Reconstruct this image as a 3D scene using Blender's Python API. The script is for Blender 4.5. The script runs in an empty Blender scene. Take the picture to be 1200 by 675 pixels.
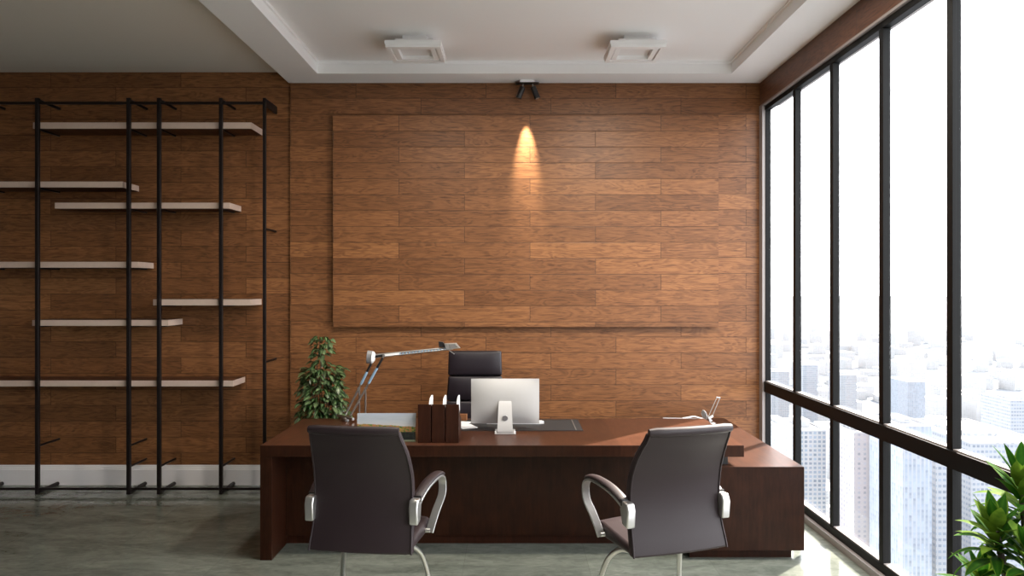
import bpy, bmesh, math, random
from mathutils import Vector, Matrix, Euler
R = math.radians
PI = math.pi
S = bpy.context.scene
COL = S.collection
F = 866.67           # focal length in pixels of the 1200 px wide frame (26 mm lens on 36 mm)
EYE = 1.78

def W(px, py, Y):
    """world point seen at a pixel of the photograph, at depth Y"""
    return Vector(((px - 600) * Y / F, Y, EYE - (py - 337.5) * Y / F))

# ------------------------------------------------------------------ meshes
class MB:
    def __init__(s): s.v = []; s.f = []; s.uv = {}
    def add(s, vs, fs):
        n = len(s.v); s.v += [tuple(v) for v in vs]; s.f += [tuple(i + n for i in f) for f in fs]
        return s
    def box(s, x0, x1, y0, y1, z0, z1, M=None):
        vs = [Vector((x, y, z)) for x in (x0, x1) for y in (y0, y1) for z in (z0, z1)]
        if M is not None: vs = [M @ v for v in vs]
        return s.add(vs, [(0,1,3,2),(4,6,7,5),(0,4,5,1),(2,3,7,6),(0,2,6,4),(1,5,7,3)])
    def prism(s, poly, axis, a0, a1):
        """poly: 2D points; axis: 'x','y','z' is the extrusion direction"""
        def P(p, a):
            return {'x': (a, p[0], p[1]), 'y': (p[0], a, p[1]), 'z': (p[0], p[1], a)}[axis]
        n = len(poly)
        vs = [P(p, a0) for p in poly] + [P(p, a1) for p in poly]
        fs = [tuple(range(n))[::-1], tuple(range(n, 2*n))]
        fs += [(i, (i+1) % n, n + (i+1) % n, n + i) for i in range(n)]
        return s.add(vs, fs)
    def sweep(s, path, sec, side=None, cap=True, scale=None):
        """sweep a closed 2D section (a along 'side', b along normal) along a 3D path"""
        path = [Vector(p) for p in path]; n = len(path); m = len(sec); vs = []
        prev = None
        for i, p in enumerate(path):
            t = (path[min(i+1, n-1)] - path[max(i-1, 0)]).normalized()
            if side is not None:
                a = Vector(side); a = (a - t * a.dot(t)).normalized()
            else:
                if prev is None:
                    a = t.cross(Vector((0, 0, 1)))
                    if a.length < 1e-3: a = t.cross(Vector((0, 1, 0)))
                    a.normalize()
                else:
                    a = (prev - t * prev.dot(t)).normalized()
                prev = a
            b = a.cross(t)
            k = scale[i] if scale else 1
            vs += [p + a * (q[0] * k) + b * (q[1] * k) for q in sec]
        fs = [(i*m + j, i*m + (j+1) % m, (i+1)*m + (j+1) % m, (i+1)*m + j) for i in range(n-1) for j in range(m)]
        if cap: fs += [tuple(range(m))[::-1], tuple(range((n-1)*m, n*m))]
        return s.add(vs, fs)
    def tube(s, path, r, n=12, scale=None):
        return s.sweep(path, [(r*math.cos(2*PI*k/n), r*math.sin(2*PI*k/n)) for k in range(n)], scale=scale)
    def cyl(s, p0, p1, r, n=20, r1=None):
        return s.tube([p0, p1], r, n, scale=[1, (r1 / r) if r1 else 1])
    def lathe(s, prof, n=28, c=(0, 0, 0)):
        vs = []; m = len(prof)
        for k in range(n):
            a = 2*PI*k/n
            vs += [(c[0] + r*math.cos(a), c[1] + r*math.sin(a), c[2] + z) for r, z in prof]
        fs = [(k*m+j, ((k+1) % n)*m+j, ((k+1) % n)*m+j+1, k*m+j+1) for k in range(n) for j in range(m-1)]
        return s.add(vs, fs)
    def grid(s, fn, nu, nv):
        vs = [fn(i/nu, j/nv) for j in range(nv+1) for i in range(nu+1)]
        fs = [(j*(nu+1)+i, j*(nu+1)+i+1, (j+1)*(nu+1)+i+1, (j+1)*(nu+1)+i) for j in range(nv) for i in range(nu)]
        return s.add(vs, fs)
    def build(s, name, mat, parent=None, bevel=0, seg=2, smooth=None, sub=0, solid=0, loc=None, fixn=True):
        me = bpy.data.meshes.new(name); me.from_pydata(s.v, [], s.f)
        if fixn:
            bm = bmesh.new(); bm.from_mesh(me); bmesh.ops.recalc_face_normals(bm, faces=bm.faces); bm.to_mesh(me); bm.free()
        me.materials.append(mat)
        if smooth is not None or sub:
            me.polygons.foreach_set('use_smooth', [True]*len(me.polygons))
            if not sub: me.set_sharp_from_angle(angle=R(smooth))
        o = bpy.data.objects.new(name, me); COL.objects.link(o)
        if parent: o.parent = parent
        if loc: o.location = loc
        if solid:
            m = o.modifiers.new('solid', 'SOLIDIFY'); m.thickness = solid; m.offset = 0
        if bevel:
            m = o.modifiers.new('bevel', 'BEVEL'); m.width = bevel; m.segments = seg; m.limit_method = 'ANGLE'; m.angle_limit = R(35)
            if smooth is None:
                me.polygons.foreach_set('use_smooth', [True]*len(me.polygons))
                m.harden_normals = True
        if sub:
            m = o.modifiers.new('sub', 'SUBSURF'); m.levels = sub; m.render_levels = sub
        return o

def smoothpath(pts, n=6):
    """Catmull-Rom through the points"""
    P = [Vector(p) for p in pts]; out = []
    for i in range(len(P)-1):
        p0 = P[max(i-1, 0)]; p1 = P[i]; p2 = P[i+1]; p3 = P[min(i+2, len(P)-1)]
        for k in range(n):
            t = k/n
            out.append(0.5*((2*p1) + (p2-p0)*t + (2*p0-5*p1+4*p2-p3)*t*t + (3*p1-p0-3*p2+p3)*t**3))
    out.append(P[-1]); return out

def tag(o, label=None, cat=None, group=None, kind=None):
    if label: o['label'] = label
    if cat: o['category'] = cat
    if group: o['group'] = group
    if kind: o['kind'] = kind
    return o
def thing(name, label, cat, loc=(0, 0, 0), rz=0, group=None):
    o = bpy.data.objects.new(name, None); COL.objects.link(o)
    o.location = loc; o.rotation_euler = (0, 0, rz); o.empty_display_size = .1
    return tag(o, label, cat, group)
def struct(o): o['kind'] = 'structure'; return o
def copy_tree(o, parent=None):
    c = o.copy(); COL.objects.link(c)
    if parent: c.parent = parent
    for ch in [x for x in bpy.data.objects if x.parent == o]: copy_tree(ch, c)
    return c

# ------------------------------------------------------------------ materials
class NT:
    def __init__(s, name):
        s.m = bpy.data.materials.new(name); s.m.use_nodes = True
        s.n = s.m.node_tree.nodes; s.l = s.m.node_tree.links
        s.p = s.n['Principled BSDF']
    def link(s, a, b): s.l.new(a, b)
    def val(s, x, sock):
        if hasattr(x, 'links'): s.l.new(x, sock)
        else: sock.default_value = x
    def math(s, op, a, b=None, c=None):
        n = s.n.new('ShaderNodeMath'); n.operation = op
        for i, x in enumerate((a, b, c)):
            if x is not None: s.val(x, n.inputs[i])
        return n.outputs[0]
    def sep(s, v):
        n = s.n.new('ShaderNodeSeparateXYZ'); s.l.new(v, n.inputs[0]); return n.outputs
    def comb(s, x=0., y=0., z=0.):
        n = s.n.new('ShaderNodeCombineXYZ')
        for i, q in enumerate((x, y, z)): s.val(q, n.inputs[i])
        return n.outputs[0]
    def obj(s): return s.n.new('ShaderNodeTexCoord').outputs['Object']
    def noise(s, v, scale=5., detail=4., rough=.55, dist=0.):
        n = s.n.new('ShaderNodeTexNoise'); s.l.new(v, n.inputs['Vector'])
        n.inputs['Scale'].default_value = scale; n.inputs['Detail'].default_value = detail
        n.inputs['Roughness'].default_value = rough; n.inputs['Distortion'].default_value = dist
        return n.outputs['Fac']
    def white(s, v):
        n = s.n.new('ShaderNodeTexWhiteNoise'); s.l.new(v, n.inputs['Vector']); return n.outputs['Value']
    def mix(s, f, a, b, mode='MIX'):
        n = s.n.new('ShaderNodeMix'); n.data_type = 'RGBA'; n.blend_type = mode
        s.val(f, n.inputs[0])
        for x, k in ((a, 6), (b, 7)):
            if hasattr(x, 'links'): s.l.new(x, n.inputs[k])
            else: n.inputs[k].default_value = (*x, 1)
        return n.outputs[2]
    def ramp(s, f, stops):
        n = s.n.new('ShaderNodeValToRGB'); s.l.new(f, n.inputs[0]); e = n.color_ramp.elements
        while len(e) < len(stops): e.new(.5)
        for k, (p, c) in enumerate(stops):
            e[k].position = p; e[k].color = (*c, 1) if not isinstance(c, (int, float)) else (c, c, c, 1)
        return n.outputs[0]
    def bump(s, h, strength=.3, dist=.002):
        n = s.n.new('ShaderNodeBump'); s.l.new(h, n.inputs['Height'])
        n.inputs['Strength'].default_value = strength; n.inputs['Distance'].default_value = dist
        s.l.new(n.outputs[0], s.p.inputs['Normal'])
    def base(s, c):
        if hasattr(c, 'links'): s.l.new(c, s.p.inputs['Base Color'])
        else: s.p.inputs['Base Color'].default_value = (*c, 1)
    def set(s, rough=None, metal=None, spec=None, coat=None, coat_rough=None, sheen=None):
        for k, v in (('Roughness', rough), ('Metallic', metal), ('Specular IOR Level', spec), ('Coat Weight', coat), ('Coat Roughness', coat_rough), ('Sheen Weight', sheen)):
            if v is not None: s.val(v, s.p.inputs[k])

def mottled(name, c, rough=.5, metal=0., var=.12, scale=30., bump=0., spec=.5):
    t = NT(name); o = t.obj(); f = t.noise(o, scale, 4.)
    t.base(t.mix(f, tuple(x*(1-var) for x in c), tuple(min(1, x*(1+var)) for x in c)))
    t.set(rough=rough, metal=metal, spec=spec)
    if bump: t.bump(f, bump)
    return t.m

def plank_mat(name, x0, z0, pitch, length, par=0, axis='x', dark=(.078, .0275, .0105), light=(.285, .122, .047), rough=.42, gain=1.):
    t = NT(name); o = t.sep(t.obj()); ax = o[0] if axis == 'x' else o[1]; z = o[2]
    rz = t.math('DIVIDE', t.math('SUBTRACT', z, z0), pitch); row = t.math('FLOOR', rz)
    odd = t.math('MULTIPLY', t.math('FLOORED_MODULO', t.math('ADD', row, float(par)), 2.), .5)
    u = t.math('ADD', t.math('DIVIDE', t.math('SUBTRACT', ax, x0), length), odd); colm = t.math('FLOOR', u)
    rnd = t.white(t.comb(row, colm, 3.3)); rnd2 = t.white(t.comb(row, colm, 9.1))
    # grain: long fibres plus broad cathedral figure, shifted per plank
    gx = t.math('ADD', ax, t.math('MULTIPLY', rnd, 37.)); gz = t.math('ADD', z, t.math('MULTIPLY', rnd2, 11.))
    fib = t.noise(t.comb(t.math('MULTIPLY', gx, 2.2), 0., t.math('MULTIPLY', gz, 46.)), 2.4, 6., .65, .4)
    fig0 = t.noise(t.comb(t.math('MULTIPLY', gx, 1.6), 4., t.math('MULTIPLY', gz, 9.)), 1.6, 3., .5, .8)
    fig = t.math('SINE', t.math('MULTIPLY', fig0, 44.)); fig = t.math('MULTIPLY_ADD', fig, .5, .5)
    pores = t.noise(t.comb(t.math('MULTIPLY', gx, 18.), 7., t.math('MULTIPLY', gz, 150.)), 1.5, 3., .6)
    g = t.math('ADD', t.math('MULTIPLY', fib, .70), t.math('MULTIPLY', fig, .14))
    g = t.math('ADD', g, t.math('MULTIPLY', pores, .16))
    c = t.ramp(g, [(.30, dark), (.46, tuple((a*.45+b*.55) for a, b in zip(dark, light))), (.66, light)])
    tone = t.ramp(rnd, [(0., (.76, .74, .72)), (.5, (.94, .94, .94)), (.85, (1.03, 1.03, 1.02)), (1., (1.20, 1.22, 1.20))])
    c = t.mix(1., c, tone, 'MULTIPLY')
    fr = t.math('FRACT', rz); fu = t.math('FRACT', u)
    dz = t.math('MULTIPLY', t.math('MINIMUM', fr, t.math('SUBTRACT', 1., fr)), pitch)
    du = t.math('MULTIPLY', t.math('MINIMUM', fu, t.math('SUBTRACT', 1., fu)), length)
    d = t.math('MINIMUM', dz, du); seam = t.math('MINIMUM', t.math('DIVIDE', d, .0038), 1.)
    c = t.mix(seam, tuple(x*.55 for x in dark), c)
    t.base(c); t.set(rough=rough, spec=.35)
    h = t.math('ADD', t.math('MULTIPLY', seam, 1.), t.math('MULTIPLY', g, .35)); t.bump(h, .5, .0018)
    return t.m

def veneer_mat(name, c0, c1, step=.6, vertical=True, rough=.33, ph=0., topgrain=False):
    """stained burr veneer laid in leaves of a given width"""
    t = NT(name); o = t.sep(t.obj()); x, y, z = o
    leaf = t.math('FLOOR', t.math('DIVIDE', t.math('ADD', x, ph), step)); r = t.white(t.comb(leaf, 2., 5.))
    shift = t.math('MULTIPLY', r, 13.)
    if topgrain: v = t.comb(t.math('ADD', t.math('MULTIPLY', x, 30.), shift), t.math('MULTIPLY', y, 5.), z)
    else: v = t.comb(t.math('ADD', t.math('MULTIPLY', x, 34.), shift), t.math('MULTIPLY', y, 34.), t.math('MULTIPLY', z, 4.))
    fib = t.noise(v, 1.4, 6., .62, .3)
    blotch = t.noise(t.comb(t.math('ADD', x, shift), y, z), 7., 4., .6)
    g = t.math('ADD', t.math('MULTIPLY', fib, .6), t.math('MULTIPLY', blotch, .4))
    c = t.ramp(g, [(.32, c0), (.68, c1)])
    c = t.mix(1., c, t.ramp(r, [(0., .80), (1., 1.18)]), 'MULTIPLY')
    t.base(c); t.set(rough=rough, spec=.14); t.bump(g, .12, .001)
    return t.m

M = {}
M['wall_r'] = plank_mat('plank_cladding_main', -.235, 3.490, .1435, 1.172, 0)
M['panel'] = plank_mat('plank_cladding_panel', .160, 3.3235, .1421, 1.170, 1)
M['wall_l'] = plank_mat('plank_cladding_side', -2.407, 3.020, .1438, 1.177, 1)
M['wall_w'] = plank_mat('plank_cladding_lintel', 0., 3.42, .40, 1.6, 0, 'y', dark=(.05, .020, .010), light=(.17, .068, .034))
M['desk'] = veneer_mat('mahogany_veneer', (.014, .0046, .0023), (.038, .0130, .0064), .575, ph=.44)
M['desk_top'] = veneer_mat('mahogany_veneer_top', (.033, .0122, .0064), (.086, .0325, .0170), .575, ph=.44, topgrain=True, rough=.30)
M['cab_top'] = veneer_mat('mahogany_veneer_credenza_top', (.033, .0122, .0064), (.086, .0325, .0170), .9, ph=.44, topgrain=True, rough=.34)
M['file'] = veneer_mat('dark_brown_stained_wood', (.018, .0058, .003), (.040, .0125, .006), .5, rough=.4)
M['shelf'] = mottled('greige_laminate', (.56, .43, .355), .55, var=.08)
M['shelf_wood'] = veneer_mat('brown_wood_shelf_faces', (.060, .022, .010), (.16, .065, .03), .5, topgrain=True, rough=.5)
M['steel_dark'] = mottled('dark_bronze_steel', (.016, .011, .011), .42, .55, var=.2)
M['white'] = mottled('matt_white_paint', (.88, .875, .87), .7, var=.015)
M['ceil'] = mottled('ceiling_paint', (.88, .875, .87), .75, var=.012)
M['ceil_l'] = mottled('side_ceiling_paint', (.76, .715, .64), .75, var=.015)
M['room'] = mottled('warm_grey_plaster', (.17, .155, .14), .8, var=.03)
M['base'] = mottled('baseboard_paint', (.86, .83, .84), .45, var=.01)
M['trim'] = mottled('pale_stone_trim', (.26, .235, .23), .5, var=.06)
M['frame'] = mottled('black_powder_coated_aluminium', (.0035, .0036, .0038), .5, .0, var=.15, spec=.15)
M['alu'] = mottled('satin_aluminium', (.56, .55, .54), .34, .9, var=.04)
M['imac'] = mottled('silver_computer_shell', (.40, .39, .385), .55, 0., var=.02)
M['imac_dark'] = mottled('grey_round_port', (.30, .30, .31), .4, .3, var=.02)
M['chrome'] = mottled('brushed_steel_tube', (.50, .49, .47), .28, 1., var=.05)
M['leather'] = mottled('aubergine_brown_leather', (.023, .0148, .0168), .46, var=.16, scale=240, bump=.12, spec=.3)
M['leather_b'] = mottled('near_black_leather', (.0125, .0082, .0125), .42, var=.2, scale=200, bump=.12)
M['black'] = mottled('satin_black', (.008, .008, .009), .4, var=.2)
M['mat'] = mottled('charcoal_desk_pad', (.020, .021, .022), .6, var=.25, scale=120)
M['paper'] = mottled('white_paper', (.78, .79, .80), .6, var=.02)
M['tan'] = mottled('tan_card', (.22, .085, .03), .6, var=.1)
M['key'] = mottled('white_plastic', (.80, .80, .80), .35, var=.02)
M['bark'] = mottled('plant_bark', (.05, .035, .025), .8, var=.4, scale=60)
M['soil'] = mottled('potting_soil', (.03, .02, .014), .95, var=.5, scale=90)
M['pot'] = mottled('grey_planter', (.16, .15, .14), .5, var=.1)
M['bluish'] = mottled('blue_tinted_chrome', (.30, .46, .62), .3, .3, var=.35, scale=160)

def floor_mat():
    t = NT('polished_grey_green_stone'); o = t.sep(t.obj()); x, y, z = o
    v = t.comb(t.math('MULTIPLY', x, 1.), t.math('MULTIPLY', y, 2.6), 0.)
    a = t.noise(v, 1.6, 7., .6, 1.2); b = t.noise(t.comb(t.math('MULTIPLY', x, 3.), t.math('MULTIPLY', y, 7.), 2.), 3., 6., .65, 1.5)
    g = t.math('ADD', t.math('MULTIPLY', a, .6), t.math('MULTIPLY', b, .4))
    c = t.ramp(g, [(.36, (.094, .106, .090)), (.5, (.148, .162, .140)), (.66, (.225, .238, .208))])
    T = .8
    fx = t.math('FRACT', t.math('DIVIDE', t.math('ADD', x, .31), T)); fy = t.math('FRACT', t.math('DIVIDE', t.math('SUBTRACT', y, 4.86), T))
    d = t.math('MULTIPLY', t.math('MINIMUM', t.math('MINIMUM', fx, t.math('SUBTRACT', 1., fx)), t.math('MINIMUM', fy, t.math('SUBTRACT', 1., fy))), T)
    seam = t.math('MINIMUM', t.math('DIVIDE', d, .0016), 1.)
    tr = t.white(t.comb(t.math('FLOOR', t.math('DIVIDE', t.math('ADD', x, .31), T)), t.math('FLOOR', t.math('DIVIDE', t.math('SUBTRACT', y, 4.86), T)), 1.))
    c = t.mix(1., c, t.ramp(tr, [(0., .93), (1., 1.06)]), 'MULTIPLY')
    c = t.mix(seam, (.09, .095, .08), c)
    t.base(c); t.set(rough=t.math('ADD', .07, t.math('MULTIPLY', b, .08)), spec=.5); return t.m
M['floor'] = floor_mat()

def glass_mat(name='clear_window_glass', tint=(1, 1, 1), refl=.02):
    m = bpy.data.materials.new(name); m.use_nodes = True; n = m.node_tree.nodes; l = m.node_tree.links
    n.clear(); out = n.new('ShaderNodeOutputMaterial'); mx = n.new('ShaderNodeMixShader')
    tr = n.new('ShaderNodeBsdfTransparent'); tr.inputs[0].default_value = (*tint, 1)
    gl = n.new('ShaderNodeBsdfGlossy'); gl.inputs['Roughness'].default_value = 0.02
    fr = n.new('ShaderNodeLayerWeight'); fr.inputs['Blend'].default_value = .12
    mm = n.new('ShaderNodeMath'); mm.operation = 'MULTIPLY_ADD'; mm.inputs[1].default_value = .12; mm.inputs[2].default_value = refl
    l.new(fr.outputs['Fresnel'], mm.inputs[0]); l.new(mm.outputs[0], mx.inputs[0])
    l.new(tr.outputs[0], mx.inputs[1]); l.new(gl.outputs[0], mx.inputs[2]); l.new(mx.outputs[0], out.inputs[0])
    return m
M['glass'] = glass_mat()

def emit_mat(name, c, s):
    m = bpy.data.materials.new(name); m.use_nodes = True; p = m.node_tree.nodes['Principled BSDF']
    p.inputs['Emission Color'].default_value = (*c, 1); p.inputs['Emission Strength'].default_value = s; return m

def leaf_mat(name, dark, mid, rim_or_sheen, stripe=False):
    t = NT(name)
    uv = t.sep(t.n.new('ShaderNodeUVMap').outputs[0])   # u: across 0..1, v: random per leaf
    ed = t.math('MULTIPLY', t.math('ABSOLUTE', t.math('SUBTRACT', uv[0], .5)), 2.)
    nz = t.noise(t.obj(), 30., 3.)
    if stripe:
        c = t.ramp(ed, [(0., mid), (.45, dark), (.72, dark), (.82, rim_or_sheen)])
        c = t.mix(t.math('GREATER_THAN', uv[1], .62), c, rim_or_sheen)
    else:
        c = t.ramp(ed, [(0., rim_or_sheen), (.28, mid), (.8, dark)])  # pale middle of the leaf is sheen painted into the colour
        c = t.mix(t.math('MULTIPLY', uv[1], .5), c, rim_or_sheen)  # some leaves take more of the painted sheen at random
    c = t.mix(nz, tuple(x*.6 for x in dark), c)
    t.base(c); t.set(rough=.7 if stripe else .30, spec=.05 if stripe else .7); t.p.inputs['Subsurface Weight'].default_value = 0
    if stripe:
        tl = t.n.new('ShaderNodeBsdfTranslucent'); t.link(c, tl.inputs[0]); mx = t.n.new('ShaderNodeMixShader'); mx.inputs[0].default_value = .18
        out = [q for q in t.n if q.type == 'OUTPUT_MATERIAL'][0]
        t.link(t.p.outputs[0], mx.inputs[1]); t.link(tl.outputs[0], mx.inputs[2]); t.link(mx.outputs[0], out.inputs[0])
    return t.m
M['ficus'] = leaf_mat('green_leaf_painted_sheen', (.005, .026, .005), (.022, .10, .014), (.42, .55, .26))
M['dracaena'] = leaf_mat('lime_striped_leaf', (.022, .095, .008), (.055, .17, .012), (.17, .27, .025), True)

# ------------------------------------------------------------------ room shell
XW = 2.235; YB = 6.667; YL = 6.692; YF = -2.2; XL = -6.4; ZC = 3.732; ZS = 3.628
struct(MB().box(XL, XW+.16, YF, YL+.1, -.2, 0).build('floor', M['floor']))
struct(MB().box(-2.0, XW+.055, YB, YB+.12, 0, ZC+.1).build('wall_back', M['wall_r']))
struct(MB().box(XL, -2.0, YL, YL+.25, 0, ZC+.1).build('wall_back_left', M['wall_l']))
struct(MB().box(XL-.2, XL, YF-.2, YL+.25, -.2, ZC+.1).build('wall_left', M['room']))
struct(MB().box(XL, XW+.36, YF-.2, YF, -.2, ZC+.1).build('wall_front', M['room']))
struct(MB().box(XW, XW+.165, YF, YB, 3.419, ZC+.1).build('wall_right', M['wall_w']))
SX0, SX1, SYB, SYF = -1.679, 1.893, 6.373, -1.6      # inner edge of the dropped soffit
struct(MB().box(-2.013, XW+.2, YF, YB, ZC, ZC+.12).build('ceiling', M['ceil']))
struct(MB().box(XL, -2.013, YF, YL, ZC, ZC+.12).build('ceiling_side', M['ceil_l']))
sf = MB()
sf.box(-2.013, SX0, YF, YB, ZS, ZC); sf.box(SX1, XW, YF, YB, ZS, ZC)
sf.box(SX0, SX1, SYB, YB, ZS, ZC); sf.box(SX0, SX1, YF, SYF, ZS, ZC)
struct(sf.build('trim_1', M['ceil']))
# small cove moulding where the tray meets its ceiling
cv = MB(); k = .018
cv.box(SX0, SX0+k, SYF, SYB, ZC-k, ZC); cv.box(SX1-k, SX1, SYF, SYB, ZC-k, ZC); cv.box(SX0+k, SX1-k, SYB-k, SYB, ZC-k, ZC)
struct(cv.build('trim_2', M['ceil']))
bb = [(0, 0), (-.020, 0), (-.020, .140), (-.014, .146), (-.014, .156), (-.009, .162), (-.007, .176), (0, .180)]
struct(MB().prism([(YL + a, b) for a, b in bb], 'x', XL, -2.0).build('baseboard_left', M['base']))
struct(MB().prism([(YB + a, b) for a, b in bb], 'x', -2.0, 1.10).build('baseboard_back', M['base']))

# raised timber panel
pn = MB().box(-1.60, 1.8445, YB-.062, YB+.001, 1.433, 3.3235).build('wall_panel', M['panel'])
tag(pn, 'large raised rectangular wood plank panel on the back wall behind the desk', 'wall panel')

# ------------------------------------------------------------------ window wall
win = struct(bpy.data.objects.new('window_1', None)); COL.objects.link(win)
FX = XW + .020                                  # room face of the frame
YW0 = YF + .3
ends = [6.578, 5.887, 5.197, 4.495, 3.787, 3.090, 2.395, 1.700, 1.000, .300, -.400, -1.100, YW0]
def mull(y0):                                   # y0: near face; 55 mm wide, with a stepped nose
    m = MB(); m.box(FX, FX+.020, y0, y0+.052, .098, 3.362); m.box(FX+.020, FX+.050, y0+.003, y0+.049, .098, 3.362)
    return m
for y in ends:
    mull(y if y > YW0 else YW0 - .05).build('mullion', M['frame'], win, bevel=.002)
MB().box(FX-.004, FX+.05, YW0-.05, 6.63, 3.362, 3.402).build('top_rail', M['frame'], win, bevel=.002)
MB().box(FX-.004, FX+.05, YW0-.05, 6.63, .044, .098).build('bottom_rail', M['frame'], win, bevel=.002)
MB().box(FX-.012, FX+.045, YW0-.05, 6.63, .856, .948).build('middle_rail', M['frame'], win, bevel=.002)
MB().box(FX+.004, FX+.05, YW0, 6.60, .948, .956).build('painted_sunlit_strip', M['trim'], win)  # pale strip paints the sunlit top of the black middle rail
MB().box(FX+.004, FX+.05, YW0, 6.60, .098, .106).build('painted_sunlit_strip', M['trim'], win)  # same painted sunlit top on the bottom rail
for a, b in zip(ends[:-1], ends[1:]):
    MB().box(FX+.040, FX+.046, b+.05, a, .956, 3.362).build('glass_pane', M['glass'], win)
    MB().box(FX+.040, FX+.046, b+.05, a, .106, .856).build('glass_pane', M['glass'], win)
tr = MB().box(XW-.006, XW+.055, 6.585, YB, 0, 3.419)
tr.box(XW-.006, XW+.15, YF, 6.585, 3.402, 3.419); tr.box(XW-.014, XW+.15, YF, 6.585, 0, .044)
struct(tr.build('trim_3', M['trim']))
struct(MB().box(XW, XW+.16, YF, YW0-.05, 0, 3.419).build('wall_right_pier', M['room']))

# ------------------------------------------------------------------ ceiling fixtures
def fixture(x, label):
    t = thing('ceiling_light', label, 'ceiling light', (x, 5.81, ZC), 0, 'square ceiling lights in the tray')
    MB().box(-.095, .095, -.095, .095, -.040, 0).build('mounting_box', M['white'], t)
    MB().box(-.145, .145, -.145, .145, -.070, -.040).build('collar', M['white'], t)
    w, i, z0, z1 = .215, .125, -.122, -.070
    m = MB(); h = .200
    m.box(-w, w, -h, -i, z0+.02, z1); m.box(-w, w, i, h, z0+.02, z1); m.box(-w, -i, -i, i, z0+.02, z1); m.box(i, w, -i, i, z0+.02, z1)
    m.box(-i, i, -i, i, z1-.012, z1)
    m.build('frame', M['white'], t, bevel=.002)
    m = MB()
    for a, b in ((w-.006, w-.040), (w-.052, i)):
        aa = a - .015; bb_ = b if b == i else b - .015
        m.box(-a, a, -aa, -bb_, z0+(.004 if b == i else 0), z0+.02); m.box(-a, a, bb_, aa, z0+(.004 if b == i else 0), z0+.02)
        m.box(-a, -b, -bb_, bb_, z0+(.004 if b == i else 0), z0+.02); m.box(b, a, -bb_, bb_, z0+(.004 if b == i else 0), z0+.02)
    m.build('bezel', M['white'], t, bevel=.0015)
    MB().box(-i+.004, i-.004, -i+.004, i-.004, z1-.020, z1-.012).build('diffuser', M['key'], t)
    return t
fixture(-.753, 'square white ceiling light nearer the left side, above the plant and lamp')
fixture(.961, 'square white ceiling light nearer the windows, right of the twin spotlight')

def added_fill_fixture(x, y, label, e):  # unseen copies of the fixture, added to brighten the room
    t = fixture(x, label); t.location.y = y; t['group'] = 'added unseen fill lights nearer the camera'
    ld = bpy.data.lights.new('added_fill_lamp', 'AREA'); ld.shape = 'SQUARE'; ld.size = .24; ld.energy = e; ld.color = (1., .90, .76)
    lo_ = bpy.data.objects.new('added_fill_lamp', ld); COL.objects.link(lo_); lo_.location = (x, y, ZC-.128)
for x, wd in ((-.753, 'left'), (.961, 'right')):
    added_fill_fixture(x, 4.35, 'added unseen fill light above the visitor chairs, %s one' % wd, 14 if x < 0 else 42)
    added_fill_fixture(x, 1.4, 'added unseen fill light overhead beside the camera, %s one' % wd, 3.5)

# twin spotlight
sp = thing('twin_spotlight', 'small black twin-head spotlight under the white soffit above the wood panel', 'spotlight', (.135, 6.59, ZS))
MB().box(-.065, .065, -.032, .032, -.022, 0).build('canopy', M['white'], sp, bevel=.003)
MB().box(-.105, .105, -.034, .034, -.031, -.022).build('mounting_bar', M['black'], sp, bevel=.003)
for s, xa, xb in ((-1, -.040, -.078), (1, .052, .092)):
    a = Vector((xa, 0, -.058)); b = Vector((xb, -.004, -.158)); d = (b-a).normalized()
    hd = MB().cyl(a, b, .026, 24).build('spot_head', M['black'], sp, bevel=.003, smooth=40)
    MB().cyl(Vector((xa-.004*s, 0, -.031)), a + d*.012, .006, 10).build('swivel', M['chrome'], sp, smooth=40)
    MB().cyl(b - d*.002, b + d*.001, .019, 20).build('lens', M['alu'], hd, smooth=40)

# ------------------------------------------------------------------ shelving
YP = 6.387
su = thing('shelving_frame', 'tall open dark steel shelving frame of thin posts against the left wood wall', 'shelving frame', (-3.1, YP, 0))
ox = 3.1
posts = [(-4.597, .031), (-4.097, .031), (-3.309, .031), (-3.047, .031), (-2.513, .029), (-2.137, .026)]
SH = [(-4.148, -2.258, 3.160, 3.214), (-4.85, -3.373, 2.651, 2.702), (-3.959, -2.448, 2.468, 2.519), (-4.85, -3.240, 1.956, 2.007),
      (-3.108, -2.264, 1.629, 1.682), (-4.155, -2.979, 1.452, 1.503), (-4.85, -2.413, .928, .979)]
dy = YL - YP
for i, (x, w) in enumerate(posts):
    X = x + ox
    MB().box(X-w/2, X+w/2, -w/2, w/2, 0, 3.42).build('post', M['steel_dark'], su, bevel=.003)
    if i < 5:
        MB().tube([(X+.004, 0, 3.402), (X+.004, dy, 3.402)], .013, 10).build('wall_bracket', M['steel_dark'], su, smooth=40)
    else:
        MB().box(X-.006, X+.012, 0, dy, 3.352, 3.418).build('end_plate', M['steel_dark'], su, bevel=.002)
    MB().tube([(X+.002, 0, .018), (X+.002, dy-.025, .018)], .017, 10).build('foot_bar', M['steel_dark'], su, smooth=40)
    for x0, x1, zb, zt in SH:
        if x0 < x < x1:
            MB().box(X-.008, X+.008, 0, dy, zb-.012, zb).build('shelf_support', M['steel_dark'], su)
def arm(x, z): MB().tube([(x+ox, 0, z), (x+ox, dy, z)], .0100, 8).build('wall_bracket', M['steel_dark'], su, smooth=40)
for x, z in ((-4.097, .4145), (-3.309, .4145), (-3.309, .234), (-3.047, .236), (-2.513, .236), (-2.137, 2.292), (-2.137, 1.140)): arm(x, z)
MB().box(-4.95+ox, -2.137+ox, -.011, .011, 3.366, 3.388).build('top_rail', M['steel_dark'], su, bevel=.002)
MB().box(-4.95+ox, -2.137+ox, -.010, .010, .036, .056).build('bottom_rail', M['steel_dark'], su, bevel=.002)
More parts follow.
